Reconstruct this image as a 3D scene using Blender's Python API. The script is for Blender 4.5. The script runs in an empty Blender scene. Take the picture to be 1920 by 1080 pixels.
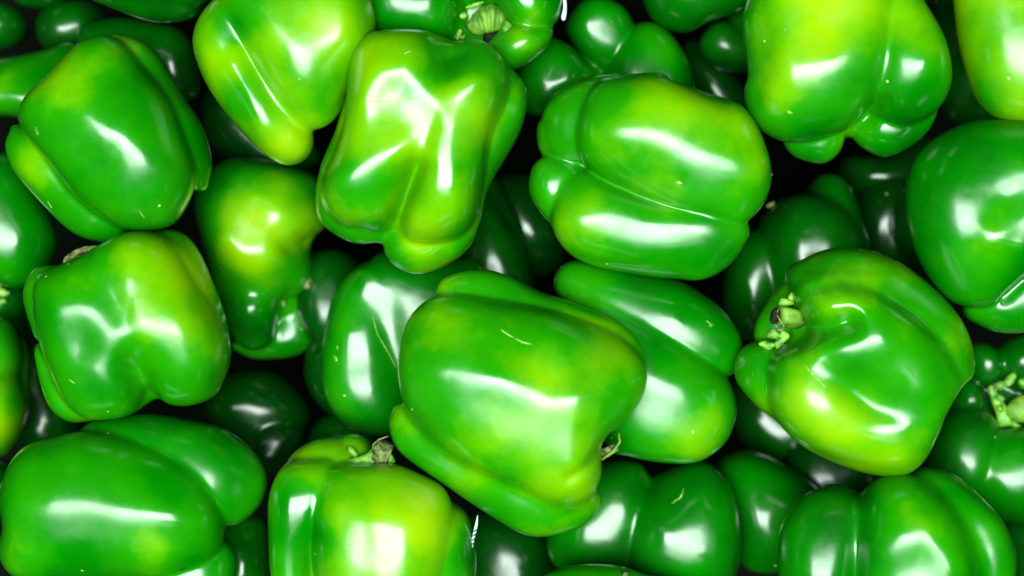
import bpy, math, random
import numpy as np

S = bpy.context.scene
COL = S.collection
# ------------------------------------------------------------------ units
# lengths below are in "u": one u is 0.21 mm, about one pixel of the photograph at pile height
M = 0.00021
H = 3600.0                      # camera height above the middle of the top layer, in u

# ------------------------------------------------------------------ camera
cd = bpy.data.cameras.new('camera')
cam = bpy.data.objects.new('camera', cd)
COL.objects.link(cam)
cam.location = (0, 0, H * M)
cam.rotation_euler = (0, 0, 0)
cd.sensor_width = 36
cd.lens = 36 * H / 1920
cd.clip_start = 0.02
cd.clip_end = 50
cd.dof.use_dof = True
cd.dof.focus_distance = (H - 60) * M
cd.dof.aperture_fstop = 5.0
S.camera = cam

# ------------------------------------------------------------------ world and lamps (a shop's ceiling lights over the display)
W = bpy.data.worlds.new('World')
S.world = W
W.use_nodes = True
W.node_tree.nodes['Background'].inputs[0].default_value = (0.6, 1.0, 0.7, 1)
W.node_tree.nodes['Background'].inputs[1].default_value = 0.008


def lamp(name, loc, target, sx, sy, power, col):
    d = bpy.data.lights.new(name, 'AREA')
    d.shape = 'RECTANGLE'
    d.size, d.size_y = sx, sy
    d.energy = power
    d.color = col
    o = bpy.data.objects.new(name, d)
    COL.objects.link(o)
    o.location = loc
    v = np.array(target, float) - np.array(loc, float)
    from mathutils import Vector
    o.rotation_euler = Vector(v).to_track_quat('-Z', 'Y').to_euler()
    return o


WHITE = (0.86, 1.0, 0.92)
lamp('ceiling_light', (-0.08, -0.20, 1.9), (-0.08, -0.20, 0), 2.0, 0.80, 138, WHITE)
lamp('ceiling_light', (-0.20, -0.74, 1.9), (-0.20, -0.74, 0), 1.5, 0.40, 24, WHITE)
lamp('ceiling_light', (0.10, -1.15, 1.9), (0.10, -1.15, 0), 1.5, 0.40, 7, WHITE)
S.view_settings.view_transform = 'Standard'
S.view_settings.look = 'None'
S.view_settings.exposure = 0.0
S.view_settings.gamma = 1.0
S.cycles.max_bounces = 6
S.cycles.diffuse_bounces = 3
S.cycles.glossy_bounces = 3


# ------------------------------------------------------------------ materials
def new_mat(name):
    m = bpy.data.materials.new(name)
    m.use_nodes = True
    nt = m.node_tree
    return m, nt, nt.nodes['Principled BSDF']


def skin_material():
    """glossy pepper skin: pigment with painted light and shade runs from deep green to yellow-green with the ripeness stored on the fruit"""
    m, nt, b = new_mat('pepper_skin')
    N, L = nt.nodes, nt.links
    at = N.new('ShaderNodeAttribute'); at.attribute_name = 'ripeness_and_shading'
    tc = N.new('ShaderNodeTexCoord')
    oi = N.new('ShaderNodeObjectInfo')
    off = N.new('ShaderNodeVectorMath'); off.operation = 'MULTIPLY_ADD'
    cmb = N.new('ShaderNodeCombineXYZ')
    for k in range(3):
        L.new(oi.outputs['Random'], cmb.inputs[k])
    L.new(cmb.outputs[0], off.inputs[0]); off.inputs[1].default_value = (7, 13, 5)
    L.new(tc.outputs['Object'], off.inputs[2])
    vec = off.outputs[0]

    def noise(scale, detail=2.0, rough=0.5):
        n = N.new('ShaderNodeTexNoise')
        n.inputs['Scale'].default_value = scale
        n.inputs['Detail'].default_value = detail
        n.inputs['Roughness'].default_value = rough
        L.new(vec, n.inputs['Vector'])
        return n.outputs['Fac']

    def math_(op, a, b_=None, c=None):
        n = N.new('ShaderNodeMath'); n.operation = op
        for i, v in enumerate((a, b_, c)):
            if v is None:
                continue
            if isinstance(v, (int, float)):
                n.inputs[i].default_value = v
            else:
                L.new(v, n.inputs[i])
        return n.outputs[0]

    big = noise(38, 1.0)
    fine = noise(170, 3.0, 0.6)
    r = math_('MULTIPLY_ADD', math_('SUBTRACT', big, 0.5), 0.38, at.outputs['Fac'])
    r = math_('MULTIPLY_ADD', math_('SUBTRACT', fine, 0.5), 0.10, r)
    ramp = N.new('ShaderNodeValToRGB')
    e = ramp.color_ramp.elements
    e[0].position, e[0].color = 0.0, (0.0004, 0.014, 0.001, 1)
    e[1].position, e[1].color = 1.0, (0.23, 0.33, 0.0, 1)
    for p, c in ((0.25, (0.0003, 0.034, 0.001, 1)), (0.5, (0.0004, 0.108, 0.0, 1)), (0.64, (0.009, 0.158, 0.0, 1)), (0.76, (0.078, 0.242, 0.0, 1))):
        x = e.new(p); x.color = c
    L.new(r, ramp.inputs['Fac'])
    # tiny pale specks
    vo = N.new('ShaderNodeTexVoronoi'); vo.inputs['Scale'].default_value = 130
    L.new(vec, vo.inputs['Vector'])
    sp = math_('LESS_THAN', vo.outputs['Distance'], 0.07)
    pick = N.new('ShaderNodeSeparateColor'); L.new(vo.outputs['Color'], pick.inputs[0])
    sp = math_('MULTIPLY', sp, math_('GREATER_THAN', pick.outputs[0], 0.90))
    mx = N.new('ShaderNodeMix'); mx.data_type = 'RGBA'
    L.new(math_('MULTIPLY', sp, 0.6), mx.inputs[0])
    L.new(ramp.outputs[0], mx.inputs[6]); mx.inputs[7].default_value = (0.42, 0.62, 0.16, 1)
    L.new(mx.outputs[2], b.inputs['Base Color'])
    wax = N.new('ShaderNodeMapRange')                      # bloom: waxy patches scatter the light more
    L.new(noise(40, 4.0, 0.62), wax.inputs[0])
    wax.inputs[1].default_value, wax.inputs[2].default_value = 0.36, 0.66
    wax.inputs[3].default_value, wax.inputs[4].default_value = 0.15, 0.32
    rg = math_('MULTIPLY_ADD', math_('SUBTRACT', noise(190, 3.0, 0.7), 0.5), 0.16, wax.outputs[0])
    L.new(rg, b.inputs['Roughness'])
    b.inputs['IOR'].default_value = 1.5
    h = math_('ADD', noise(46, 1.6), math_('MULTIPLY', noise(140, 1.5), 0.085))
    h = math_('ADD', h, math_('MULTIPLY', noise(620, 2.0), 0.007))
    h = math_('ADD', h, math_('MULTIPLY', sp, 0.05))
    bp = N.new('ShaderNodeBump')
    bp.inputs['Strength'].default_value = 0.3
    bp.inputs['Distance'].default_value = 0.0016
    L.new(h, bp.inputs['Height'])
    L.new(bp.outputs[0], b.inputs['Normal'])
    return m


def plain_material(name, c1, c2, scale, rough, streak=(1, 1, 1)):
    m, nt, b = new_mat(name)
    N, L = nt.nodes, nt.links
    tc = N.new('ShaderNodeTexCoord')
    mp = N.new('ShaderNodeMapping'); mp.inputs['Scale'].default_value = streak
    L.new(tc.outputs['Object'], mp.inputs['Vector'])
    n = N.new('ShaderNodeTexNoise'); n.inputs['Scale'].default_value = scale; n.inputs['Detail'].default_value = 4
    L.new(mp.outputs[0], n.inputs['Vector'])
    r = N.new('ShaderNodeValToRGB')
    r.color_ramp.elements[0].position, r.color_ramp.elements[0].color = 0.35, (*c1, 1)
    r.color_ramp.elements[1].position, r.color_ramp.elements[1].color = 0.65, (*c2, 1)
    L.new(n.outputs['Fac'], r.inputs['Fac'])
    L.new(r.outputs[0], b.inputs['Base Color'])
    b.inputs['Roughness'].default_value = rough
    bp = N.new('ShaderNodeBump'); bp.inputs['Strength'].default_value = 0.5; bp.inputs['Distance'].default_value = 0.0006
    L.new(n.outputs['Fac'], bp.inputs['Height']); L.new(bp.outputs[0], b.inputs['Normal'])
    return m


SKIN = skin_material()
STEM = plain_material('stem_green', (0.03, 0.11, 0.004), (0.12, 0.25, 0.02), 170, 0.55, (1, 1, 1))
CALYX = plain_material('calyx_green', (0.02, 0.13, 0.004), (0.15, 0.32, 0.03), 350, 0.45)
DRY = plain_material('dry_stem', (0.02, 0.03, 0.006), (0.17, 0.20, 0.06), 500, 0.7)
DARK = plain_material('dark_stem_end', (0.003, 0.005, 0.002), (0.012, 0.018, 0.006), 500, 0.8)
SCAR = plain_material('scar_tissue', (0.09, 0.22, 0.02), (0.28, 0.37, 0.11), 900, 0.6)
PAPER = plain_material('sticker_film', (0.30, 0.40, 0.40), (0.38, 0.48, 0.48), 300, 0.3)
INK = plain_material('sticker_ink', (0.01, 0.012, 0.012), (0.02, 0.02, 0.02), 300, 0.5)
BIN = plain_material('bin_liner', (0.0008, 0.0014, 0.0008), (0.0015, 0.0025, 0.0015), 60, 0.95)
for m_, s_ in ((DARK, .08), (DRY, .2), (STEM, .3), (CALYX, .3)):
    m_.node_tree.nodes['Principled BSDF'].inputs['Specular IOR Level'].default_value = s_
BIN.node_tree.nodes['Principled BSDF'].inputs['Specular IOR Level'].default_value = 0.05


# ------------------------------------------------------------------ shape engine
def pts(s):
    return np.array([[float(v) for v in p.split(',')] for p in s.split()])


def smooth_loop(P, n=6):
    """closed Catmull-Rom through the outline points"""
    a, b, c, d = np.roll(P, 1, 0), P, np.roll(P, -1, 0), np.roll(P, -2, 0)
    out = []
    for t in np.arange(n) / n:
        out.append(0.5 * (2 * b + (c - a) * t + (2 * a - 5 * b + 4 * c - d) * t * t + (3 * b - a - 3 * c + d) * t ** 3))
    return np.stack(out, 1).reshape(-1, 2)


def poly_sdf(X, Y, P):
    """signed distance to polygon, positive inside"""
    d = np.full(X.shape, 1e18)
    ins = np.zeros(X.shape, bool)
    Q = np.roll(P, -1, 0)
    for (x0, y0), (x1, y1) in zip(P, Q):
        ex, ey = x1 - x0, y1 - y0
        l2 = ex * ex + ey * ey
        if l2 < 1e-9:
            continue
        wx, wy = X - x0, Y - y0
        t = np.clip((wx * ex + wy * ey) / l2, 0, 1)
        d = np.minimum(d, (wx - ex * t) ** 2 + (wy - ey * t) ** 2)
        if y0 != y1:
            cond = ((y0 > Y) != (y1 > Y)) & (X < ex * (Y - y0) / (y1 - y0) + x0)
            ins ^= cond
    d = np.sqrt(d)
    return np.where(ins, d, -d)


class Balloon:
    """a rounded lobe: the body whose outline is P, swelling to half thickness c about height z"""
    def __init__(self, P, z, c, p=1.25, tilt=(0, 0)):
        P = smooth_loop(P)
        self.P, self.z, self.c, self.tilt = P, z, c, tilt
        lo, hi = P.min(0), P.max(0)
        self.ctr = (lo + hi) / 2
        g = max(hi - lo) / 56
        xs = np.arange(lo[0] - 2 * g, hi[0] + 2.5 * g, g)
        ys = np.arange(lo[1] - 2 * g, hi[1] + 2.5 * g, g)
        X, Y = np.meshgrid(xs, ys, indexing='ij')
        d = poly_sdf(X, Y, P)
        m = d > 0
        # Poisson swelling -lap(u) = 4 with u = 0 on the outline, by sources set a little outside it
        seg = np.roll(P, -1, 0) - P
        ln = np.hypot(seg[:, 0], seg[:, 1])
        s = np.concatenate([[0], np.cumsum(ln)])
        n = 96
        tt = np.arange(n) / n * s[-1]
        PP = np.concatenate([P, P[:1]])
        bp = np.stack([np.interp(tt, s, PP[:, k]) for k in (0, 1)], 1)
        tg = np.roll(bp, -2, 0) - np.roll(bp, 2, 0)
        tg /= np.hypot(tg[:, 0], tg[:, 1])[:, None]
        nr = np.stack([tg[:, 1], -tg[:, 0]], 1)
        if np.sum(bp[:, 0] * np.roll(bp[:, 1], -1) - bp[:, 1] * np.roll(bp[:, 0], -1)) < 0:
            nr = -nr
        src = bp + nr * (2.6 * s[-1] / n)
        L0 = s[-1] / 6
        nb = (bp - self.ctr) / L0; ns = (src - self.ctr) / L0
        A = np.concatenate([0.5 * np.log(((nb[:, None] - ns[None]) ** 2).sum(2)), np.ones((n, 1))], 1)
        co = np.linalg.lstsq(A, (nb ** 2).sum(1), rcond=1e-7)[0]
        gx, gy = (X - self.ctr[0]) / L0, (Y - self.ctr[1]) / L0
        u = co[-1] - (gx * gx + gy * gy)
        for (sx, sy), w in zip(ns, co[:-1]):
            u = u + w * 0.5 * np.log((gx - sx) ** 2 + (gy - sy) ** 2 + 1e-6)
        b = d.max()
        q = np.minimum(u / u[m].max(), 1)
        q = 1 - np.maximum(1 - q, 0) ** p
        sl = p * 2.0 / b
        dn = np.maximum(-d, 0)
        t = np.clip(dn / (2 * g), 0, 1)
        q = q * (1 - t) + t * (-dn * sl - (dn / b) ** 2)
        self.q, self.x0, self.y0, self.g, self.b, self.sl = q, xs[0], ys[0], g, b, sl

    def column(self, X, Y):
        q = self.q
        fx = (X - self.x0) / self.g; fy = (Y - self.y0) / self.g
        cx = np.clip(fx, 0, q.shape[0] - 1.001); cy = np.clip(fy, 0, q.shape[1] - 1.001)
        i = cx.astype(int); j = cy.astype(int); a = cx - i; b = cy - j
        def w4(t):
            return ((1 - t) ** 3 / 6, (3 * t ** 3 - 6 * t * t + 4) / 6, (-3 * t ** 3 + 3 * t * t + 3 * t + 1) / 6, t ** 3 / 6)
        wa, wb = w4(a), w4(b)
        v = 0
        for m in range(4):
            im = np.clip(i + m - 1, 0, q.shape[0] - 1)
            for n in range(4):
                v = v + wa[m] * wb[n] * q[im, np.clip(j + n - 1, 0, q.shape[1] - 1)]
        out = np.hypot(fx - cx, fy - cy) * self.g
        return v - out * self.sl * 1.5 - (out / self.b) ** 2

    def field(self, X, Y, Z):
        """X, Y are 2-D columns, Z a 1-D stack: returns the 3-D signed distance (about)"""
        q = self.column(X, Y)
        zc = self.z + self.tilt[0] * (X - self.ctr[0]) + self.tilt[1] * (Y - self.ctr[1])
        w = (Z[None, None, :] - zc[:, :, None]) / self.c
        r = min(self.b, self.c * 1.2)
        return (np.sqrt(np.maximum(w * w + 1 - q[:, :, None], 0)) - 1) * r


def smin(a, b, k):
    h = np.maximum(k - np.abs(a - b), 0) / k
    return np.minimum(a, b) - h * h * h * k / 6


def surface_net(F, x0, y0, z0, g):
    """naive surface nets on a dense field; returns verts, quads, normals"""
    s = F < 0
    nx, ny, nz = F.shape
    c = np.zeros((nx - 1, ny - 1, nz - 1), np.int8)
    for i in (0, 1):
        for j in (0, 1):
            for k in (0, 1):
                c += s[i:nx - 1 + i, j:ny - 1 + j, k:nz - 1 + k]
    act = (c > 0) & (c < 8)
    idx = -np.ones(act.shape, np.int64)
    A = np.argwhere(act)
    idx[act] = np.arange(len(A))
    acc = np.zeros((len(A), 3)); cnt = np.zeros(len(A))
    corners = [(i, j, k) for i in (0, 1) for j in (0, 1) for k in (0, 1)]
    val = {o: F[A[:, 0] + o[0], A[:, 1] + o[1], A[:, 2] + o[2]] for o in corners}
    for a in corners:
        for ax in range(3):
            if a[ax]:
                continue
            b = list(a); b[ax] = 1; b = tuple(b)
            fa, fb = val[a], val[b]
            cr = (fa < 0) != (fb < 0)
            t = np.where(cr, fa / np.where(cr, fa - fb, 1), 0)
            p = np.tile(np.array(a, float), (len(A), 1)); p[:, ax] += t
            acc[cr] += p[cr]; cnt[cr] += 1
    V = A + acc / cnt[:, None]
    quads = []
    for ax in range(3):
        b = [slice(None)] * 3; b[ax] = slice(1, None)
        a = [slice(None)] * 3; a[ax] = slice(None, -1)
        sa, sb = s[tuple(a)], s[tuple(b)]
        E = np.argwhere(sa != sb)
        o1, o2 = (ax + 1) % 3, (ax + 2) % 3
        ok = (E[:, o1] > 0) & (E[:, o2] > 0) & (E[:, o1] < F.shape[o1] - 1) & (E[:, o2] < F.shape[o2] - 1)
        E = E[ok]
        ring = []
        for da, db in ((0, 0), (1, 0), (1, 1), (0, 1)):
            C = E.copy(); C[:, o1] -= da; C[:, o2] -= db
            ring.append(idx[C[:, 0], C[:, 1], C[:, 2]])
        Q = np.stack(ring, 1)
        flip = ~sa[E[:, 0], E[:, 1], E[:, 2]]
        Q[flip] = Q[flip][:, ::-1]
        quads.append(Q)
    quads = np.concatenate(quads)
    # two gentle smoothing passes
    ed = np.concatenate([quads[:, [0, 1]], quads[:, [1, 2]], quads[:, [2, 3]], quads[:, [3, 0]]])
    n = len(V)
    deg = np.bincount(ed[:, 0], minlength=n).astype(float)
    for lam in (0.5, -0.52, 0.5, -0.52):
        avg = np.stack([np.bincount(ed[:, 0], V[ed[:, 1], k], n) for k in range(3)], 1) / np.maximum(deg, 1)[:, None]
        V = V + lam * (avg - V)
    # normals from the field
    lo = np.clip(np.floor(V).astype(int), 1, np.array(F.shape) - 3)
    t = V - lo

    def samp(dx, dy, dz):
        r = 0
        for i, j, k in corners:
            wgt = (t[:, 0] if i else 1 - t[:, 0]) * (t[:, 1] if j else 1 - t[:, 1]) * (t[:, 2] if k else 1 - t[:, 2])
            r = r + wgt * F[lo[:, 0] + i + dx, lo[:, 1] + j + dy, lo[:, 2] + k + dz]
        return r
    Nn = np.stack([samp(1, 0, 0) - samp(-1, 0, 0), samp(0, 1, 0) - samp(0, -1, 0), samp(0, 0, 1) - samp(0, 0, -1)], 1)
    Nn /= np.maximum(np.linalg.norm(Nn, axis=1), 1e-9)[:, None]
    return V * g + np.array([x0, y0, z0]), quads, Nn


def seg_dist(X, Y, P):
    d = np.full(X.shape, 1e9)
    for (x0, y0), (x1, y1) in zip(P[:-1], P[1:]):
        ex, ey = x1 - x0, y1 - y0
        t = np.clip(((X - x0) * ex + (Y - y0) * ey) / (ex * ex + ey * ey + 1e-9), 0, 1)
        d = np.minimum(d, np.hypot(X - x0 - ex * t, Y - y0 - ey * t))
    return d


class Frame:
    """turns shape coordinates (photo-plane u, height above the thing's own middle) into metres local to its root"""
    def __init__(self, cx, cy, z):
        self.cx, self.cy, self.z = cx, cy, z
        self.s = (H - z) / H * M
        self.loc = ((cx - 960) * self.s, -(cy - 540) * self.s, z * M)

    def __call__(self, V):
        V = np.asarray(V, float)
        return np.stack([(V[:, 0] - self.cx) * self.s, -(V[:, 1] - self.cy) * self.s, V[:, 2] * self.s], 1)


def make_mesh(name, V, faces, mat, parent, normals=None, attr=None, smooth=True):
    me = bpy.data.meshes.new(name)
    F = np.asarray(faces) if isinstance(faces, np.ndarray) else None
    if F is not None:
        n, k = F.shape
        me.vertices.add(len(V)); me.vertices.foreach_set('co', np.asarray(V, np.float32).ravel())
        me.loops.add(n * k); me.loops.foreach_set('vertex_index', F.astype(np.int32).ravel())
        me.polygons.add(n); me.polygons.foreach_set('loop_start', np.arange(0, n * k, k, dtype=np.int32))
        me.update(calc_edges=True)
    else:
        me.from_pydata([tuple(v) for v in V], [], [tuple(f) for f in faces])
    me.validate()
    if smooth:
        me.polygons.foreach_set('use_smooth', np.ones(len(me.polygons), bool))
    if attr is not None:
        a = me.attributes.new('ripeness_and_shading', 'FLOAT', 'POINT')
        a.data.foreach_set('value', np.asarray(attr, np.float32))
    me.materials.append(mat)
    if normals is not None:
        me.normals_split_custom_set_from_vertices(np.asarray(normals, np.float32).tolist())
    o = bpy.data.objects.new(name, me)
    COL.objects.link(o)
    if parent is not None:
        o.parent = parent
    return o


def mesh_field(lobes, k, cell, shape=None, swell=0):
    """smooth union of lobes, meshed. shape(X, Y, Z) may add relief"""
    P = np.concatenate([l.P for l in lobes])
    lo, hi = P.min(0) - 3 * cell - 6, P.max(0) + 3 * cell + 6
    zl = min(l.z - l.c for l in lobes) - 30 * (cell / 4) - 4; zh = max(l.z + l.c for l in lobes) + 30 * (cell / 4) + 4
    xs, ys, zs = np.arange(lo[0], hi[0], cell), np.arange(lo[1], hi[1], cell), np.arange(zl, zh, cell)
    X, Y = np.meshgrid(xs, ys, indexing='ij')
    F = None
    for l in lobes:
        f = l.field(X, Y, zs)
        F = f if F is None else smin(F, f, getattr(l, 'k', None) or k)
    if shape:
        F = F + shape(X[:, :, None], Y[:, :, None], zs[None, None, :])
    F = F - swell
    F[0] = F[-1] = 1; F[:, 0] = F[:, -1] = 1; F[:, :, 0] = F[:, :, -1] = 1
    # height of the top surface over every column
    neg = F < 0
    top = np.where(neg.any(2), zs[::-1][np.argmax(neg[:, :, ::-1], 2)], np.nan)
    return surface_net(F, xs[0], ys[0], zs[0], cell), (xs, ys, F, zs)


GROUP = 'green bell peppers heaped in the display'


class Pepper:
    pass


def pepper(z, lobes, label, ripe=0.55, blotches=(), grooves=(), dents=(), k=15, cell=4.2, core=(0.7, -80, 0.75), seed=None, amp=3.0, ctr=None):
    rs = np.random.RandomState(seed if seed is not None else int(abs(z) * 7 + len(label) * 31 + lobes[0][1]) % 9999)
    raw = [pts(l[0]) for l in lobes]
    allp = np.concatenate(raw)
    lo, hi = allp.min(0), allp.max(0)
    cx, cy = (lo + hi) / 2
    B = []
    order = sorted(range(len(lobes)), key=lambda i: -lobes[i][1])          # the front lobe first
    for i_ in order:
        P, l = raw[i_], lobes[i_]
        zz, c = l[1], l[2]
        opt = l[3] if len(l) > 3 else {}
        m = P.mean(0)
        P = P - (m - np.array([960, 540])) * zz / H          # the lobe's own place along its line of depth
        if B and zz < B[0].z - 8 and (opt.get('pull') or not opt.get('k')) and not opt.get('fix'):
            # a fold: the hidden side of a lower lobe runs on beneath the front lobe
            d = poly_sdf(P[:, 0], P[:, 1], B[0].P)
            near = np.clip(d / 22, 0, 1)[:, None]
            P = P + (B[0].P.mean(0) - P) * opt.get('pull', 0.6) * near
        B.append(Balloon(P, zz, c, opt.get('p', 1.25), opt.get('tilt', (0, 0))))
        B[-1].k = opt.get('k')
    if core:
        from mathutils.geometry import convex_hull_2d
        hull = allp[convex_hull_2d([tuple(p) for p in allp])]
        hull = smooth_loop(hull, 3)[::3]
        cc = hull.mean(0)
        B.append(Balloon((hull - cc) * core[0] + cc, core[1], max(l[2] for l in lobes) * core[2], 1.1))
    fr = Frame(cx, cy, z)
    def unit():
        v = rs.normal(size=3)
        return v / np.linalg.norm(v)
    W_ = [(unit() * 2 * math.pi / wl, rs.uniform(0, 6.28), a) for wl, a in
          [(300, amp), (260, amp), (190, amp * .6), (170, amp * .5), (120, amp * .25), (105, amp * .2)]]
    G = [(pts(g[0]), g[1] * (1.3 if g[2] < 0 else 1), g[2] * (1.15 if g[2] < 0 else 1)) for g in grooves]

    def shape(X, Y, Z):
        f = 0
        for kv, ph, a in W_:
            f = f + a * np.sin(kv[0] * X + kv[1] * Y + kv[2] * Z + ph)
        add = 0
        for P, w, dep in G:
            add = add + dep * np.exp(-(seg_dist(X[:, :, 0], Y[:, :, 0], P) / w) ** 2)[:, :, None]
        for x, y, r, dep in dents:
            add = add + dep * np.exp(-((X - x) ** 2 + (Y - y) ** 2) / (r * r))
        if G or len(dents):
            t = np.clip((Z + 20) / 50, 0, 1)
            f = f + add * t * t * (3 - 2 * t)
        return f

    (V, Q, N), (xs, ys, F, zs) = mesh_field(B, k, cell, shape, 3.0)
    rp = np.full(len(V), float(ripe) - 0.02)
    for bx, by, br, ba in blotches:  # own colour patches, plus lit crests painted yellower and shaded lobes darker
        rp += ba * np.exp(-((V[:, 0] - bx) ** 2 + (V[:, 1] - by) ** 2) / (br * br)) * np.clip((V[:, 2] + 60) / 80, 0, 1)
    root = bpy.data.objects.new('bell_pepper', None)
    root.empty_display_size = 0.02
    COL.objects.link(root)
    root.location = fr.loc
    root['label'] = label
    root['category'] = 'bell pepper'
    root['group'] = GROUP
    L = fr(V)
    Nw = N * np.array([1, -1, 1])
    make_mesh('flesh', L, Q[:, ::-1].copy(), SKIN, root, Nw, rp)
    pp = Pepper()
    pp.root, pp.fr = root, fr

    def top(x, y):
        i = int(np.clip(round((x - xs[0]) / cell), 0, len(xs) - 1)); j = int(np.clip(round((y - ys[0]) / cell), 0, len(ys) - 1))
        col = F[i, j]
        kk = np.nonzero(col < 0)[0]
        if len(kk) == 0:
            return 0.0
        kk = kk[-1]
        a, b = col[kk], col[min(kk + 1, len(zs) - 1)]
        return zs[kk] + cell * (a / (a - b) if a != b else 0)
    pp.top = top
    pp.zspan = (V[:, 2].min() + z, V[:, 2].max() + z)
    return pp


def blob(pp, name, outlines, mat, cell=1.6, k=3, lift=None, parent=None):
    """a small part swelling from outlines (outline, z, c)"""
    B = [Balloon(pts(o[0]), o[1], o[2], 1.15, o[3] if len(o) > 3 else (0, 0)) for o in outlines]
    (V, Q, N), _ = mesh_field(B, k, cell)
    return make_mesh(name, pp.fr(V), Q[:, ::-1].copy(), mat, parent or pp.root, N * np.array([1, -1, 1]))


def tube(pp, name, path, mat, sides=14, ridges=0, parent=None, seed=0):
    """a stalk along (x, y, z, r) points, ridged, with closed and slightly hollow ends"""
    rs = random.Random(seed)
    P = np.array(path, float)
    V, F = [], []
    n = len(P)
    for i in range(n):
        t = P[min(i + 1, n - 1), :3] - P[max(i - 1, 0), :3]
        t /= np.linalg.norm(t) + 1e-9
        a = np.cross(t, (0.3, 0.2, 0.93)); a /= np.linalg.norm(a) + 1e-9
        b = np.cross(t, a)
        for s in range(sides):
            th = 2 * math.pi * s / sides
            r = P[i, 3] * (1 + (0.10 * math.cos(ridges * th) if ridges else 0) + rs.uniform(-.05, .05))
            V.append(P[i, :3] + r * (math.cos(th) * a + math.sin(th) * b))
    for i in range(n - 1):
        for s in range(sides):
            s2 = (s + 1) % sides
            F.append((i * sides + s, i * sides + s2, (i + 1) * sides + s2, (i + 1) * sides + s))
    for e, rev in ((0, False), (n - 1, True)):
        t = P[1, :3] - P[0, :3] if e == 0 else P[-2, :3] - P[-1, :3]
        t /= np.linalg.norm(t) + 1e-9
        V.append(P[e, :3] + t * P[e, 3] * 0.25)
        c = len(V) - 1
        for s in range(sides):
            f = (e * sides + s, c, e * sides + (s + 1) % sides)
            F.append(f[::-1] if rev else f)
    return make_mesh(name, pp.fr(np.array(V)), [f[::-1] for f in F], mat, parent or pp.root)


def mark(pp, name, line, w, mat=None, h=1.0, parent=None):
    """a raised corky line on the skin following its surface"""
    P = pts(line)
    rs = random.Random(int(P.sum()))
    D = [P[0]]
    for a, b in zip(P[:-1], P[1:]):
        n = max(2, int(np.hypot(*(b - a)) / 4))
        for i in range(1, n + 1):
            D.append(a + (b - a) * i / n)
    V, F = [], []
    n = len(D)
    for i, p in enumerate(D):
        t = D[min(i + 1, n - 1)] - D[max(i - 1, 0)]
        t = t / (np.hypot(*t) + 1e-9)
        nn = np.array([-t[1], t[0]])
        ww = 0.8 * w * (0.25 + 0.75 * math.sin(math.pi * (i + .3) / (n - .4))) * rs.uniform(.6, 1.2)
        for s, hh in ((-1, -.8), (-.4, h), (.4, h), (1, -.8)):
            q = p + nn * s * ww
            V.append((q[0], q[1], pp.top(q[0], q[1]) + hh))
    for i in range(n - 1):
        for s in range(3):
            F.append((i * 4 + s, i * 4 + s + 1, i * 4 + s + 5, i * 4 + s + 4))
    return make_mesh(name, pp.fr(np.array(V)), F, mat or SCAR, parent or pp.root)


# ------------------------------------------------------------------ the heap, top layer first
# every pepper: height of its middle, lobes (outline, height, half thickness), what it looks like
p = pepper(0, [
    ('38,215 62,178 100,140 135,100 165,76 205,72 240,92 290,150 335,220 362,300 364,345 345,385 318,415 280,427 230,427 185,405 140,370 100,310 55,255', 22, 120, {'p': 1.5}),
    ('190,95 205,70 235,65 275,80 305,115 345,180 382,235 400,295 395,330 374,358 350,370 250,300', -40, 95),
    ('16,280 22,248 40,236 90,250 180,330 260,410 232,442 182,449 132,434 80,388 35,330', -50, 78)],
    'broad three-lobed green pepper at upper left with pale nicks on its left lobe', .55,
    blotches=[(180, 130, 75, .2), (70, 330, 90, .2), (250, 85, 40, .15), (110, 180, 60, .1)], seed=1, grooves=[('85,195 140,190 200,235 260,290 320,320', 36, -8), ('210,350 250,300', 30, 5)],
    dents=[(255, 150, 45, 10), (200, 330, 60, 6)])
mark(p, 'scar', '90,378 94,386 97,390', 2); mark(p, 'scar', '282,400 289,414', 2.2); mark(p, 'scar', '95,248 99,262', 1.2); mark(p, 'scar', '91,261 103,258', 1.1)

p = pepper(0, [
    ('362,95 370,55 395,15 430,-15 470,0 500,90 550,190 586,245 580,285 550,306 515,303 470,266 415,202 378,145', -25, 88, {'k': 26}),
    ('420,-20 470,-60 560,-80 650,-60 690,0 698,60 680,120 650,180 632,220 605,239 575,236 540,208 500,160 465,100 440,50', 8, 108)],
    'yellow-green two-lobed pepper hanging from the top edge, left of the long-scratched pepper', .72,
    blotches=[(540, 260, 50, .2), (420, 110, 50, .05), (640, 60, 60, .15), (450, 60, 30, -.2)], seed=2, grooves=[('450,20 500,30 560,90 580,150', 28, -7), ('450,130 480,180 500,240', 18, -5), ('655,0 668,80', 26, -8)])
mark(p, 'scar', '570,158 576,162', 2.4)

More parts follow.
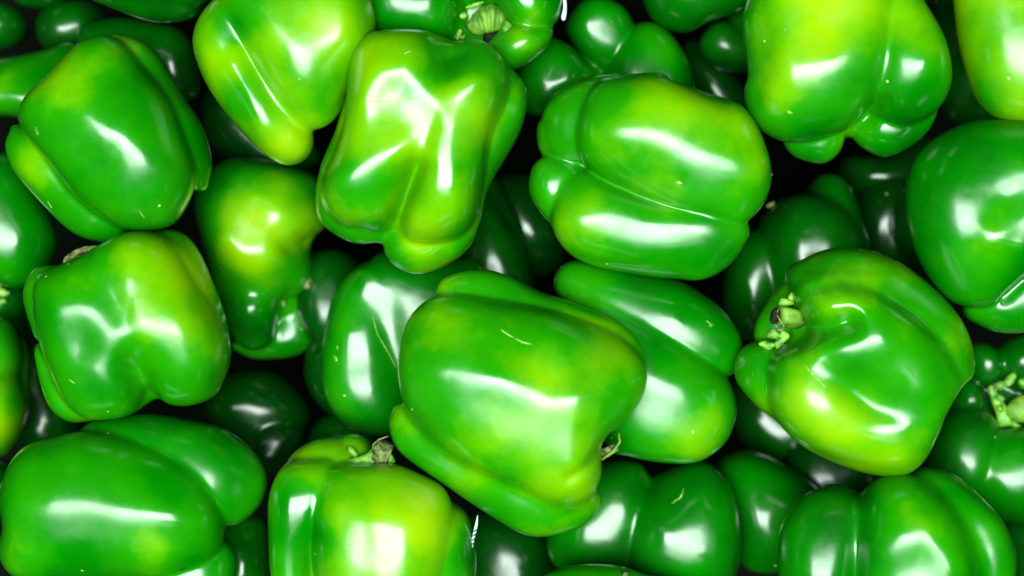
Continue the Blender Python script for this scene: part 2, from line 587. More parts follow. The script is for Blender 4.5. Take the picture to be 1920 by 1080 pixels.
p = pepper(20, [
    ('705,62 760,55 815,62 845,85 850,130 845,190 815,270 780,350 755,412 725,430 680,427 640,416 615,386 612,350 630,290 648,220 655,160 662,110 680,80', 15, 125, {'p': 1.5}),
    ('835,95 870,80 905,85 935,110 950,150 945,200 920,260 905,330 890,400 865,437 820,452 775,450 752,427 752,385 775,320 805,250 825,190 830,130', 8, 115, {'p': 1.45, 'k': 60}),
    ('925,105 955,130 980,155 987,190 975,240 945,300 910,360 895,420 875,462 840,480 830,400 860,250 890,140', -50, 80),
    ('720,458 740,420 800,380 870,390 890,425 868,468 825,498 780,511 745,501 725,482', -55, 72),
    ('660,95 650,150 632,235 605,310 594,365 600,412 630,440 665,457 700,457 730,440 740,380 700,250 690,130', -45, 82)],
    'tall yellow-green pepper with a long scratch across its face and a knob below', .66,
    blotches=[(720, 250, 110, .15), (700, 120, 60, .1), (905, 240, 40, .12), (790, 450, 50, .15), (860, 130, 40, -.08)],
    grooves=[('845,70 850,110', 36, 10), ('640,345 700,320 790,280 830,230', 30, -7), ('690,190 720,150 770,140 825,190 890,165', 26, -7), ('828,200 836,270 830,350', 34, -6), ('735,440 760,380 785,320', 18, 14), ('740,210 760,240', 40, 6)], seed=3)
mark(p, 'scratch', '690,205 740,203 800,196 830,192', 1.3, h=.6); mark(p, 'scar', '765,118 778,112', 2)

p = pepper(20, [
    ('1085,215 1100,180 1130,155 1180,146 1240,148 1290,158 1330,172 1380,190 1410,225 1430,275 1438,330 1425,377 1395,407 1360,413 1310,403 1250,386 1190,360 1130,330 1095,295 1082,255', 18, 108, {'p': 1.35}),
    ('1034,420 1040,375 1060,340 1095,325 1150,345 1220,375 1300,395 1370,400 1392,420 1388,460 1360,501 1315,525 1260,519 1180,509 1110,491 1060,466', -14, 85),
    ('1020,220 1030,190 1055,165 1100,147 1160,142 1250,148 1250,200 1150,270 1100,305 1060,305 1030,275', -35, 85),
    ('1012,240 1025,225 1060,240 1090,290 1080,308 1045,303 1020,280', -60, 45),
    ('995,350 1005,315 1030,298 1070,302 1100,318 1090,360 1060,400 1035,420 1015,400 1000,375', -42, 58)],
    'large side-lying pepper with one deep long fold and a knobbly left end', .62,
    blotches=[(1240, 220, 110, .16), (1110, 410, 60, .12), (1390, 300, 60, .06), (1330, 470, 80, -.06)], k=12, seed=4, grooves=[('1110,265 1200,270 1290,300 1400,325', 34, -8), ('1085,410 1140,385 1250,400 1370,430', 28, -6), ('1290,160 1340,200', 36, 8)],
    dents=[(1265, 345, 10, 3.5), (1320, 165, 50, 8)])
mark(p, 'scar', '1258,347 1270,350', 3)
tube(p, 'stem', [(1428, 342, -5, 4), (1440, 335, 4, 2.4), (1447, 327, 10, 1.3)], DRY, 8)

p = pepper(20, [
    ('1392,45 1400,10 1420,-30 1500,-70 1600,-80 1660,-40 1672,40 1655,130 1627,195 1596,233 1545,253 1500,262 1468,260 1430,238 1409,207 1402,170 1407,140 1400,95', 12, 125, {'p': 1.5}),
    ('1640,-40 1700,-30 1735,20 1763,80 1773,145 1758,190 1732,216 1700,229 1665,223 1632,203 1622,150 1630,60', 2, 110, {'k': 28}),
    ('1463,262 1480,235 1540,215 1585,235 1583,262 1572,290 1545,309 1510,304 1480,290', -66, 56, {'fix': 1}),
    ('1594,245 1620,205 1690,175 1750,185 1750,225 1730,258 1690,286 1655,297 1620,283 1600,265', -64, 70, {'fix': 1})],
    'big pepper with pale yellow shoulder and four blunt bottom lobes, at the top edge', .62,
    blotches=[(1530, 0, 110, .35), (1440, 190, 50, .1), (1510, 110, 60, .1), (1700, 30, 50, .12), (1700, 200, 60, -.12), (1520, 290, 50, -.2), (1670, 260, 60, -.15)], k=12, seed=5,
    grooves=[('1470,140 1560,125 1650,105 1700,120', 34, -7), ('1638,200 1608,240', 18, 14), ('1415,60 1425,140 1412,185', 16, 6)])
mark(p, 'scar', '1461,218 1470,222', 3.5); mark(p, 'scar', '1452,70 1455,75', 1.8)

p = pepper(10, [
    ('1792,-40 1850,-90 1950,-100 2040,-40 2060,80 2030,190 1960,223 1890,221 1850,201 1825,166 1808,100 1796,40', 10, 112, {'p': 1.45}),
    ('1960,-60 2060,-60 2110,40 2080,170 2000,200 1960,80', -30, 90)],
    'bright yellow-green pepper cut off by the upper right corner', .74,
    blotches=[(1900, 160, 60, .15), (1850, 190, 40, -.1)], seed=6)

p = pepper(0, [
    ('1702,380 1710,320 1735,278 1780,245 1850,227 1930,228 2010,260 2060,340 2060,430 2010,490 1930,520 1895,552 1850,573 1805,568 1765,541 1725,486 1708,437', 10, 130, {'p': 1.3}),
    ('1806,582 1860,550 1930,490 2020,480 2040,540 1980,600 1910,621 1850,617', -50, 80)],
    'round green pepper with a wrinkled highlight at the right edge, below the corner pepper', .5,
    blotches=[(1800, 470, 70, .15), (1840, 400, 60, .06), (1760, 300, 60, -.08)], seed=7,
    grooves=[('1880,555 1930,500 1990,470', 14, 14), ('1830,440 1900,395 1960,380', 28, -7), ('1830,455 1900,470 1950,440', 22, -6), ('1900,330 1925,400 1890,470', 22, -6), ('1860,380 1920,350', 30, 7)])

p = pepper(0, [
    ('75,520 110,500 160,478 205,470 250,520 275,600 290,680 288,732 270,754 235,776 195,782 160,773 125,737 95,680 78,630 68,570', 10, 120, {'p': 1.5}),
    ('200,470 225,443 265,432 310,440 345,470 375,530 405,590 423,640 421,690 403,737 370,756 335,759 305,749 288,720 262,640 225,560 200,510', 10, 115, {'p': 1.45, 'k': 60}),
    ('280,440 305,428 335,433 362,465 390,530 415,595 427,650 421,700 380,740 330,560', -40, 80),
    ('46,560 50,530 70,503 105,496 118,500 140,560 130,640 85,640 58,600', -42, 62),
    ('75,650 120,700 180,760 190,778 165,787 135,786 108,766 90,725', -55, 60)],
    'squat yellow-green pepper with a curled brown stem edge on top, at middle left', .62,
    blotches=[(340, 540, 90, .2), (260, 460, 60, .1), (120, 590, 50, -.1), (360, 690, 60, .05)], seed=8,
    grooves=[('262,690 285,750', 22, 14), ('140,580 200,585 262,625 340,605', 40, -7), ('262,480 272,560 266,620', 34, -6), ('255,630 215,690', 28, -5)])
blob(p, 'calyx', [('118,490 130,476 152,466 178,460 198,466 180,471 155,476 138,488 124,497', 4, 9)], DRY, 1.6)
blob(p, 'stem', [('120,492 124,482 140,470 160,462 176,462 160,468 140,478 128,494', 10, 6)], DRY, 1.4)
mark(p, 'scar', '155,706 166,714', 2)

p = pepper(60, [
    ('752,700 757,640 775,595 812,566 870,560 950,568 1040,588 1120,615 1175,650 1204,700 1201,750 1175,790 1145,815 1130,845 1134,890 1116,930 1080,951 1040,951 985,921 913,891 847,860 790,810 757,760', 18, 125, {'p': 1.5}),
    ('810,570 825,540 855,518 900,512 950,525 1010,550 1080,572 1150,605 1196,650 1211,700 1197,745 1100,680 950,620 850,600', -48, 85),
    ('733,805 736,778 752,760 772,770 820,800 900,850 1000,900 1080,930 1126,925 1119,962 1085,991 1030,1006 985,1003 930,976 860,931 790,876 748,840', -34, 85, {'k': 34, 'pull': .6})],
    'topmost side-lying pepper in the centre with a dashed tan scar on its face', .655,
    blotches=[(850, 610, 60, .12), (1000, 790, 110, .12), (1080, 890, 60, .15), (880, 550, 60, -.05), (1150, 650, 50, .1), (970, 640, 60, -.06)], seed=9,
    grooves=[('1062,885 1100,862 1145,815', 12, 7), ('775,690 850,680 940,705 1030,745 1110,735 1190,690', 34, -10), ('1070,740 1072,850', 26, -7), ('900,640 1000,660', 40, 5), ('900,820 1000,860', 50, 4)])
mark(p, 'scar', '940,615 952,624 962,629', 2.6); mark(p, 'scar', '965,631 980,638 996,642', 2.6)
tube(p, 'stem', [(1118, 856, -25, 12), (1140, 848, -15, 9), (1156, 838, -5, 7)], DRY, 12, 5)
tube(p, 'calyx', [(1128, 862, -2, 3), (1150, 846, 4, 3), (1162, 828, 6, 2.6), (1160, 812, 4, 1.5)], STEM, 8)

p = pepper(30, [
    ('1478,520 1510,486 1560,467 1620,470 1690,495 1750,540 1795,595 1815,650 1807,705 1770,690 1700,620 1600,560 1500,560', -40, 104, {'k': 110, 'pull': .5}),
    ('1487,590 1495,548 1530,530 1590,537 1660,565 1730,615 1775,665 1790,710 1760,765 1700,790 1650,790 1560,730 1495,660', 15, 122, {'p': 1.4}),
    ('1437,700 1450,670 1490,655 1560,700 1640,760 1720,770 1748,790 1738,845 1710,881 1670,891 1600,881 1530,851 1480,811 1445,760', 2, 112, {'k': 80, 'tilt': (0, -.28)}),
    ('1384,700 1395,660 1430,640 1470,650 1480,700 1470,780 1430,772 1396,732', -42, 70, {'k': 24}),
    ('1418,610 1440,565 1480,520 1520,500 1540,600 1490,650 1430,645', -70, 55)],
    'big yellow-green pepper at right with its pale stem stub and torn calyx facing left', .66,
    blotches=[(1470, 720, 60, .22), (1540, 800, 90, .12), (1520, 570, 40, .1), (1600, 620, 40, -.1), (1600, 500, 60, .06), (1650, 830, 60, .05), (1580, 690, 70, -.1), (1425, 700, 40, -.18)], seed=10,
    grooves=[('1480,622 1530,614 1568,602', 22, 24), ('1500,548 1560,530 1620,545 1700,592 1755,645 1788,700', 13, 4), ('1590,715 1640,735', 40, 5), ('1540,568 1590,585 1630,635 1690,690 1740,740', 34, -5), ('1520,655 1570,655 1620,640', 28, -5)], dents=[(1465, 605, 34, 40)])
mark(p, 'scratch', '1490,678 1508,700 1530,722', 2, h=.8)
tube(p, 'stem', [(1498, 598, 14, 17), (1482, 595, 26, 18), (1466, 592, 34, 19), (1456, 591, 38, 18)], STEM, 18, 5)
blob(p, 'stem_end', [('1438,600 1441,584 1449,576 1456,580 1456,596 1451,605 1443,607', 38, 12)], DARK, 1.5)
tube(p, 'stem_rim', [(1455, 576, 46, 1.1), (1449, 587, 48, 1.3), (1456, 600, 49, 1.5), (1463, 610, 48, 1.8), (1459, 618, 46, 2.2), (1450, 617, 45, 2.0)], DRY, 8)
cx = blob(p, 'calyx', [('1456,568 1462,558 1478,562 1486,570 1470,574 1458,574', 24, 8), ('1474,556 1482,546 1486,556 1485,570 1476,566', 18, 7),
                       ('1436,624 1446,614 1456,622 1462,630 1448,634 1436,632', 20, 9), ('1462,618 1474,622 1478,632 1464,646 1454,654 1450,642 1460,632', 18, 8),
                       ('1420,644 1432,638 1446,642 1460,640 1450,650 1442,656 1430,652', 10, 7)], CALYX, 1.6, 2)

p = pepper(10, [
    ('5,1020 15,980 12,930 25,880 60,840 110,815 170,808 250,822 330,850 385,895 410,950 413,1000 396,1040 350,1066 300,1079 200,1090 100,1094 40,1082 10,1056', 12, 122, {'p': 1.35}),
    ('130,810 160,790 230,781 320,784 400,795 450,825 485,865 501,905 491,945 466,971 430,981 405,960 300,880 180,830', -40, 95),
    ('200,1090 330,1040 400,1010 425,1020 440,1080 420,1140 300,1170 200,1150', -32, 80)],
    'long green pepper on its side in the bottom left corner with a straight highlight', .56,
    blotches=[(300, 1000, 60, .22), (60, 1010, 60, .12), (100, 880, 60, .06), (200, 1050, 70, -.08), (300, 800, 80, -.1), (440, 860, 60, -.06)], seed=11, grooves=[('40,940 140,930 260,940 390,960', 30, -8), ('160,1070 250,1060', 50, 8), ('60,860 45,920', 24, -5)])
mark(p, 'scar', '345,1062 358,1056', 3, DARK); mark(p, 'scar', '172,1054 178,1058', 2.2)

p = pepper(10, [
    ('506,970 511,920 535,875 575,862 625,865 615,905 600,960 590,1040 590,1130 570,1180 530,1150 511,1060', -10, 88),
    ('540,872 560,845 600,826 640,830 672,860 640,890 580,890', -45, 60),
    ('635,850 640,825 665,819 690,833 700,860 660,880', -62, 42),
    ('593,960 605,910 630,880 680,872 740,872 790,890 830,920 845,980 835,1060 800,1160 700,1190 620,1160 594,1060', 20, 125, {'p': 1.2}),
    ('790,895 830,920 870,960 886,1010 886,1090 860,1160 800,1170 780,1000', -25, 96)],
    'pale yellow upright pepper at the bottom edge, dry stem touching the central topmost pepper', .70,
    blotches=[(560, 990, 60, -.2), (545, 920, 40, -.08), (770, 950, 80, .2), (870, 1040, 40, -.2), (720, 1060, 60, .08), (615, 990, 25, -.15)], seed=12,
    grooves=[('640,905 622,960 620,1060', 34, -5), ('690,920 692,1060', 30, 3), ('740,885 765,960 770,1080', 40, -5), ('690,950 800,955', 30, -4)])
blob(p, 'calyx', [('652,862 668,856 690,848 700,840 730,846 742,866 720,872 700,876 680,870 664,872', 10, 14), ('652,866 668,872 690,880 684,884 664,876', 16, 6), ('652,840 660,836 672,850 668,858 656,850', 2, 8)], CALYX, 1.6, 4)
tube(p, 'stem', [(714, 864, 10, 17), (717, 850, 26, 15), (722, 838, 36, 17), (726, 830, 40, 15)], DRY, 16, 6)
tube(p, 'stem_fibre', [(700, 846, 30, 1.8), (703, 830, 40, 1.8), (714, 820, 46, 1.6), (732, 814, 48, 1.2)], DRY, 7)
blob(p, 'sticker', [('878,1036 884,1010 892,975 897,958 896,985 889,1015 885,1038 880,1042', 14, 2.2, (0, 0))], PAPER, 1.2)
for k_ in range(4):
    y_ = 1018 - k_ * 8
    blob(p, 'sticker_print', [('%g,%g %g,%g %g,%g %g,%g' % (883.5 + k_ * 1.6, y_, 889.5 + k_ * 1.4, y_ - 5, 890 + k_ * 1.4, y_ - 1.5, 884 + k_ * 1.6, y_ + 3), 16, 1.1)], INK, 1.0, 1)
blob(p, 'sticker_print', [('880,1036 883,1031 885.5,1031 884,1037', 16, 1.1)], INK, 1.0, 1)

p = pepper(0, [
    ('1462,1020 1475,970 1510,930 1560,915 1600,925 1602,990 1596,1080 1570,1160 1500,1160 1466,1100', -15, 88, {'k': 30, 'pull': .6}),
    ('1598,1000 1605,940 1635,905 1680,889 1730,905 1780,950 1815,1010 1830,1080 1800,1170 1700,1200 1620,1160 1600,1080', 16, 118, {'p': 1.3}),
    ('1680,895 1720,880 1780,888 1840,938 1881,1000 1894,1070 1870,1160 1800,1180 1800,1020 1740,930', -26, 92, {'k': 40, 'pull': .6}),
    ('1550,922 1580,911 1612,914 1640,935 1600,960', -50, 45)],
    'green three-shouldered pepper at the bottom edge near the right corner', .55,
    blotches=[(1690, 940, 60, .12), (1790, 1000, 60, .12), (1540, 980, 50, -.12), (1700, 1060, 60, .08), (1600, 920, 30, -.2)], seed=13, grooves=[('1640,1010 1700,985 1760,1040', 30, -6), ('1640,1070 1700,1040', 40, 5)])

# ------------------------------------------------------------------ second layer
p = pepper(-336, [
    ('392,320 430,296 490,297 550,312 592,335 607,370 609,418 588,444 577,470 577,512 560,545 532,562 517,600 508,638 482,654 450,642 424,592 400,520 380,440 372,370', 0, 128, {'p': 1.15}),
    ('440,640 510,600 525,550 570,560 590,600 586,645 550,668 490,672 455,662', -88, 58, {'fix': 1})],
    'yellow pepper with a dark hollow on its right, left of the long-scratched pepper', .64,
    blotches=[(480, 420, 75, .34), (400, 420, 50, -.15), (560, 500, 40, -.08), (500, 320, 60, -.1), (540, 350, 40, .1), (400, 330, 60, -.2), (470, 620, 60, -.3), (550, 640, 50, -.3), (590, 350, 40, -.1)], seed=14,  # negative patches on the lower lobes paint in shade from the peppers above
    grooves=[('575,455 552,468', 14, 12), ('500,400 540,440', 22, 4), ('440,455 470,475 515,480', 20, -5), ('430,548 540,540', 26, 9), ('480,585 500,588', 26, -6)])
blob(p, 'calyx', [('528,566 532,562 537,568 534,576 529,575', 6, 4)], STEM, 1.6)

p = pepper(-258, [
    ('602,660 612,600 630,550 665,515 705,515 740,600 760,700 765,790 725,812 690,809 655,791 625,756 605,710', 0, 110),
    ('690,525 702,500 722,478 780,480 850,488 897,500 910,580 870,700 800,770 750,740 715,620', -8, 110)],
    'green pepper with white nicks and a thin pale crease, tucked left under the topmost pepper', .5,
    blotches=[(640, 640, 60, .08), (640, 760, 50, .15), (800, 520, 60, -.05)], k=90, seed=15)
mark(p, 'scar', '634,664 640,670 638,674', 4); mark(p, 'scar', '641,646 642,652', 2.4); mark(p, 'scar', '705,590 715,625 735,660 748,685', 1.8, SCAR)

p = pepper(-75, [
    ('1044,530 1055,500 1085,486 1140,491 1210,509 1280,534 1340,574 1380,625 1388,660 1373,696 1340,700 1280,660 1200,610 1120,580 1060,560', -14, 90),
    ('1060,560 1120,552 1200,586 1280,636 1345,690 1376,750 1379,790 1361,831 1310,863 1250,867 1180,856 1140,842 1100,750 1060,640', 6, 108, {'p': 1.35})],
    'long green pepper with a yellow lower end, tucked right under the topmost pepper', .5,
    blotches=[(1310, 800, 70, .3), (1100, 520, 60, .18), (1220, 830, 60, .1), (1200, 620, 60, -.04)], seed=16, grooves=[('1150,690 1240,720 1330,740', 30, -6)])
mark(p, 'scar', '1318,600 1325,606 1328,612', 1.8); mark(p, 'scar', '1321,611 1332,606', 1.4)

p = pepper(-60, [
    ('680,-30 700,-70 800,-90 850,-50 872,0 866,60 832,82 770,77 725,62 697,40', -6, 95),
    ('930,-50 1000,-70 1050,-20 1051,15 1032,45 990,57 950,42 925,10', -5, 72),
    ('880,60 930,50 960,44 1000,54 1030,55 1024,78 1000,100 975,118 950,126 925,112 895,90', -10, 60),
    ('840,-60 930,-80 960,-20 900,10 850,0', -20, 60),
    ('840,40 880,50 930,80 900,110 850,100', -30, 60)],
    'pepper at the top edge with a fat yellowish stem stub facing us', .5,
    blotches=[(970, 85, 50, .25), (1000, 30, 30, .15), (760, 20, 60, -.06)], k=12, seed=17, core=(.8, -60, .6), dents=[(905, 45, 50, 30)])
blob(p, 'stem', [('882,42 892,24 910,13 935,15 949,30 948,48 934,60 915,64 896,62 884,54', 18, 20), ('880,46 890,28 901,36 907,60 898,64 886,58', 22, 18), ('896,26 910,14 918,32 918,62 908,62', 24, 20), ('914,15 930,14 934,34 928,60 919,60', 24, 21), ('931,18 946,28 949,44 938,56 931,48', 22, 19), ('876,46 890,50 908,64 898,70 882,62', 18, 13)], STEM, 1.5, 4)
blob(p, 'stem_end', [('906,70 920,58 940,60 948,74 940,86 924,92 910,88', 14, 12)], DARK, 1.6)
blob(p, 'calyx', [('872,18 884,10 908,5 902,14 884,20', 24, 6), ('862,30 870,25 877,30 874,38 864,38', 22, 7), ('854,70 862,56 868,60 864,72 858,80', 20, 6),
                  ('864,72 872,66 874,74 866,78', 20, 6), ('940,54 952,42 962,56 958,76 946,74', 26, 12), ('968,16 978,20 984,18 980,23 968,22', 44, 4)], CALYX, 1.5, 2)
blob(p, 'sticker', [('1052,-20 1058,-20 1063,10 1061,34 1056,39 1052,32 1056,10', 0, 2.4)], PAPER, 1.3)

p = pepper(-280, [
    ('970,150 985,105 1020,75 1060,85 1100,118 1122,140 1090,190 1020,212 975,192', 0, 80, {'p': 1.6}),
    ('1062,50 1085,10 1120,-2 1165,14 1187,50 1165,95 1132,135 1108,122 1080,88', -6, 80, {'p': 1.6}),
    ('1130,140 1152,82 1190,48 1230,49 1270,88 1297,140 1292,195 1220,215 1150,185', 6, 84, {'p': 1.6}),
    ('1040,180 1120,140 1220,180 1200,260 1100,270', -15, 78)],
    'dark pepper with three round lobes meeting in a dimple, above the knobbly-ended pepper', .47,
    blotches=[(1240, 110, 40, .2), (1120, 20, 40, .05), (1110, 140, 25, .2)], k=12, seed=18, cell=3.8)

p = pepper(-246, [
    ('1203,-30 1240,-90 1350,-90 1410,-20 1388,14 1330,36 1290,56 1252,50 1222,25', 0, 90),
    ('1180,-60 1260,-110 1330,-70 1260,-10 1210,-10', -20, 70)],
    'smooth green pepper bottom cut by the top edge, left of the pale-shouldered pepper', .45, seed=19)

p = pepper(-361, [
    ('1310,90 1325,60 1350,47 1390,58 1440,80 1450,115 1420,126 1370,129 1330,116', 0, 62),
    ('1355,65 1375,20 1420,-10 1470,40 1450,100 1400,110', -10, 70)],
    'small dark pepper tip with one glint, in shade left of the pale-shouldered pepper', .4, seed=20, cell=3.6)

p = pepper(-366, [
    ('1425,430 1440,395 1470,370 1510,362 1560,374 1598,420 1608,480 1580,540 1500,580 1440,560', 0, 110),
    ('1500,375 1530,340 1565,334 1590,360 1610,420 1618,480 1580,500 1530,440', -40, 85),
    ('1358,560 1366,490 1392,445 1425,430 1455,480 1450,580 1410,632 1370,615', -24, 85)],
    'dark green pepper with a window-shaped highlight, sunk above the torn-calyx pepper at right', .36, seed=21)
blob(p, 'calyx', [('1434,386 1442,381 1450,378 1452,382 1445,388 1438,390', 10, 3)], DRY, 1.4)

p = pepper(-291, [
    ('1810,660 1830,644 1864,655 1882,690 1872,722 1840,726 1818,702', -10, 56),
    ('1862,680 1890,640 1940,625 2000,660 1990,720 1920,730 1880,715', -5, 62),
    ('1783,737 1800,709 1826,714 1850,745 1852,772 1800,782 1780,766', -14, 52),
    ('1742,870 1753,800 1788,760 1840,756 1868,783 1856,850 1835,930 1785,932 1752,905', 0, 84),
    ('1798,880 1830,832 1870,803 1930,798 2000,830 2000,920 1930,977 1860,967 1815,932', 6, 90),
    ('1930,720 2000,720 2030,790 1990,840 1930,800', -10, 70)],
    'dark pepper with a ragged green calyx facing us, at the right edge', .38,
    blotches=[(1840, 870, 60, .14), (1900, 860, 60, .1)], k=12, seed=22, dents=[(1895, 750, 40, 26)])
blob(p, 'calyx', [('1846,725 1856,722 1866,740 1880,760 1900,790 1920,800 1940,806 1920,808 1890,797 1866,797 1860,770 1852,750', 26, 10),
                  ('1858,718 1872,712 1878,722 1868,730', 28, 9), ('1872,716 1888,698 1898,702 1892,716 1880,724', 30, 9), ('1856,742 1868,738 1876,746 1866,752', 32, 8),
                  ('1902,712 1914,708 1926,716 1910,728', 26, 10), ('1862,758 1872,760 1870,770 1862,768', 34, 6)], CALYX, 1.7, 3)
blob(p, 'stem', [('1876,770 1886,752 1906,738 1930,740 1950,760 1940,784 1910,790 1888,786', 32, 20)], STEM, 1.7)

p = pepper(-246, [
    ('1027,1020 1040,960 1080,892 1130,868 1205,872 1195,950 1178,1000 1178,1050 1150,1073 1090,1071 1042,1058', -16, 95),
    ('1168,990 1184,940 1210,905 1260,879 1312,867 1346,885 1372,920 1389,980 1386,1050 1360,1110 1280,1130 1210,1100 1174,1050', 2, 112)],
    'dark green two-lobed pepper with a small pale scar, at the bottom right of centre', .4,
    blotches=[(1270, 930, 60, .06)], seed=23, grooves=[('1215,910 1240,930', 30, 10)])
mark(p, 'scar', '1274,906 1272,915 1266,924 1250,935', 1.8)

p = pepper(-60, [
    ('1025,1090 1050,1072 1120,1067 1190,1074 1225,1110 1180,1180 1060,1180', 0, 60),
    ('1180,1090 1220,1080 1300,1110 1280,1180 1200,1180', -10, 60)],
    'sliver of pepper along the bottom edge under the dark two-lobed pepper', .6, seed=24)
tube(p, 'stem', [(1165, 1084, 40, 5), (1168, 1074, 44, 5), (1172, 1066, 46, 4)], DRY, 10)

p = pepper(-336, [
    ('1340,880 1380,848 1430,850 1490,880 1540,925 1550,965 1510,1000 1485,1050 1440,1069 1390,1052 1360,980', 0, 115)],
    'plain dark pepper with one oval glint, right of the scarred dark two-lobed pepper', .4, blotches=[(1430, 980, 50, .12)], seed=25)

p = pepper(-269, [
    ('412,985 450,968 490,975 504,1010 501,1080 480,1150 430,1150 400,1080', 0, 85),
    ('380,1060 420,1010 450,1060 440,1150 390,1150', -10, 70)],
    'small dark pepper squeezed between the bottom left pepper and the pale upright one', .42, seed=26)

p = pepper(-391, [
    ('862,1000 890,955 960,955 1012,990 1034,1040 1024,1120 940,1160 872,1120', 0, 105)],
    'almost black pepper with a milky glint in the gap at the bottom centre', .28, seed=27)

p = pepper(-90, [
    ('172,-20 200,10 250,36 302,42 372,22 397,-20 350,-80 220,-90', -5, 80),
    ('170,-40 210,0 280,15 380,5 400,-40 340,-100 220,-100', 25, 80)],
    'shaded pepper along the top edge above the broad upper left pepper', .36, seed=28)

p = pepper(-376, [
    ('150,70 180,42 240,38 320,58 362,100 367,150 330,195 250,200 170,140', 0, 95),
    ('268,75 320,55 360,85 374,140 352,182 300,172 266,122', 24, 70), ('335,150 350,140 372,158 366,180 340,182', -5, 40, {'fix': 1})],
    'dark pepper with a mottled white glint, behind the pale-nicked pepper at upper left', .33, seed=29)

p = pepper(-330, [
    ('-120,150 -40,112 30,103 90,92 130,84 170,120 160,190 100,235 30,222 -40,218 -110,205', 0, 75, {'p': 1.1, 'tilt': (0, .45)})],
    'dull olive pepper at the left edge above the pale-nicked pepper', .56, blotches=[(20, 170, 40, .2)], seed=30)

p = pepper(-246, [
    ('-90,400 -40,310 20,285 60,335 90,405 98,460 72,512 30,533 -30,515 -80,470', 0, 100)],
    'green pepper half out of the left edge, just above the squat pepper', .45, blotches=[(20, 490, 40, .15)], seed=31)

p = pepper(-246, [
    ('-60,650 -25,600 15,598 37,640 40,682 20,722 -40,725', -10, 65),
    ('-70,780 -25,690 20,690 40,740 38,800 12,852 -40,862', 0, 80)],
    'yellowish lumpy pepper half out of the left edge, beside the squat pepper', .62, blotches=[(10, 790, 40, .25)], seed=32, cell=3.6)

p = pepper(-269, [
    ('-70,900 -30,855 2,868 16,900 12,955 -30,970', 0, 60)],
    'dark green pepper edge at the left border just above the bottom left pepper', .42, seed=33, cell=3.6)

# ------------------------------------------------------------------ deep layer, in the gaps
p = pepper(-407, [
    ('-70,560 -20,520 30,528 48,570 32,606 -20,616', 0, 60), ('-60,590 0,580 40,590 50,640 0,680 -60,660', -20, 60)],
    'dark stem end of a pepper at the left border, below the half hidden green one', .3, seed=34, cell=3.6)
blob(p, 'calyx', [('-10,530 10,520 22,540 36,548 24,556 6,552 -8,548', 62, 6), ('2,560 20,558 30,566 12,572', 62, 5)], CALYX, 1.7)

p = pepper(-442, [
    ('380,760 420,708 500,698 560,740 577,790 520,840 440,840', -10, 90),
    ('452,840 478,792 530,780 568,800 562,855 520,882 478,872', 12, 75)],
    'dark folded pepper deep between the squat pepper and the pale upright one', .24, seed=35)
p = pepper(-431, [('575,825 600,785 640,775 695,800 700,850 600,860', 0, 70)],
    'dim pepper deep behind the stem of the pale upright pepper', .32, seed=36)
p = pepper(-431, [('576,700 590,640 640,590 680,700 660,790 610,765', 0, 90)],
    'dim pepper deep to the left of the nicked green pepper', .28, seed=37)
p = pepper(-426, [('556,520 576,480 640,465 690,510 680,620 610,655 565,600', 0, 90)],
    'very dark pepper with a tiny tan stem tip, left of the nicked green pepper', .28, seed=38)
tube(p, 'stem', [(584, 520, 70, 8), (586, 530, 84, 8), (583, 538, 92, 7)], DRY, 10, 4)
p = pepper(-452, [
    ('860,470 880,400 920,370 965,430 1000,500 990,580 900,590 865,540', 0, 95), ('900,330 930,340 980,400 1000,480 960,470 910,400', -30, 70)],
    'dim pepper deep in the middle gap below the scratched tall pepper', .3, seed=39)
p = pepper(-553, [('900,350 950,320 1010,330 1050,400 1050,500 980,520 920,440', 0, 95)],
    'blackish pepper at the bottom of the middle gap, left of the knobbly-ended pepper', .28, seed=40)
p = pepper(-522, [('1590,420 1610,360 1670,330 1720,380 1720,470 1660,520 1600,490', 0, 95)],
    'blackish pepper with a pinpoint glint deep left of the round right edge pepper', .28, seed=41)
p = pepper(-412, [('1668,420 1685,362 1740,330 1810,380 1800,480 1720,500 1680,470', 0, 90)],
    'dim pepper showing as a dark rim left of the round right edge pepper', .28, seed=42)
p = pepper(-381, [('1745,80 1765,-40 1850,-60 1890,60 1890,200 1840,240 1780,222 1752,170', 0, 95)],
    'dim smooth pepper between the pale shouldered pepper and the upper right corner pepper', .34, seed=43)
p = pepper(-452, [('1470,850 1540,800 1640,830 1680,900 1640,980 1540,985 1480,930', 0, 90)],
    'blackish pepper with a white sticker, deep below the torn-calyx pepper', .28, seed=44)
zt = p.top(1545, 900)
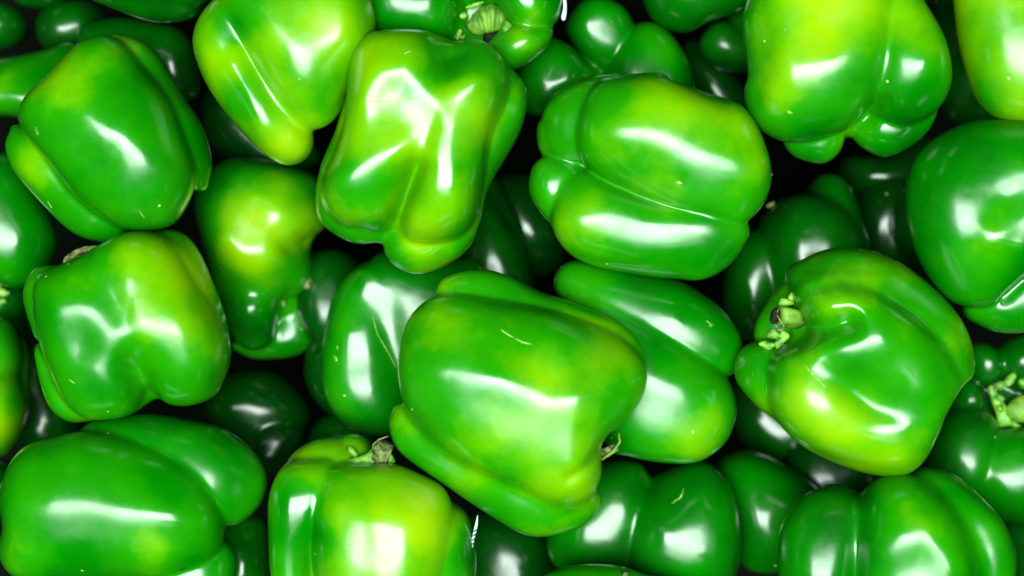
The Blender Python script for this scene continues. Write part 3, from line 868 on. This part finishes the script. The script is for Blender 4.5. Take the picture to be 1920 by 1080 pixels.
blob(p, 'sticker', [('1522,916 1528,903 1545,897 1568,901 1562,910 1542,920', zt + 3, 3)], PAPER, 1.3)
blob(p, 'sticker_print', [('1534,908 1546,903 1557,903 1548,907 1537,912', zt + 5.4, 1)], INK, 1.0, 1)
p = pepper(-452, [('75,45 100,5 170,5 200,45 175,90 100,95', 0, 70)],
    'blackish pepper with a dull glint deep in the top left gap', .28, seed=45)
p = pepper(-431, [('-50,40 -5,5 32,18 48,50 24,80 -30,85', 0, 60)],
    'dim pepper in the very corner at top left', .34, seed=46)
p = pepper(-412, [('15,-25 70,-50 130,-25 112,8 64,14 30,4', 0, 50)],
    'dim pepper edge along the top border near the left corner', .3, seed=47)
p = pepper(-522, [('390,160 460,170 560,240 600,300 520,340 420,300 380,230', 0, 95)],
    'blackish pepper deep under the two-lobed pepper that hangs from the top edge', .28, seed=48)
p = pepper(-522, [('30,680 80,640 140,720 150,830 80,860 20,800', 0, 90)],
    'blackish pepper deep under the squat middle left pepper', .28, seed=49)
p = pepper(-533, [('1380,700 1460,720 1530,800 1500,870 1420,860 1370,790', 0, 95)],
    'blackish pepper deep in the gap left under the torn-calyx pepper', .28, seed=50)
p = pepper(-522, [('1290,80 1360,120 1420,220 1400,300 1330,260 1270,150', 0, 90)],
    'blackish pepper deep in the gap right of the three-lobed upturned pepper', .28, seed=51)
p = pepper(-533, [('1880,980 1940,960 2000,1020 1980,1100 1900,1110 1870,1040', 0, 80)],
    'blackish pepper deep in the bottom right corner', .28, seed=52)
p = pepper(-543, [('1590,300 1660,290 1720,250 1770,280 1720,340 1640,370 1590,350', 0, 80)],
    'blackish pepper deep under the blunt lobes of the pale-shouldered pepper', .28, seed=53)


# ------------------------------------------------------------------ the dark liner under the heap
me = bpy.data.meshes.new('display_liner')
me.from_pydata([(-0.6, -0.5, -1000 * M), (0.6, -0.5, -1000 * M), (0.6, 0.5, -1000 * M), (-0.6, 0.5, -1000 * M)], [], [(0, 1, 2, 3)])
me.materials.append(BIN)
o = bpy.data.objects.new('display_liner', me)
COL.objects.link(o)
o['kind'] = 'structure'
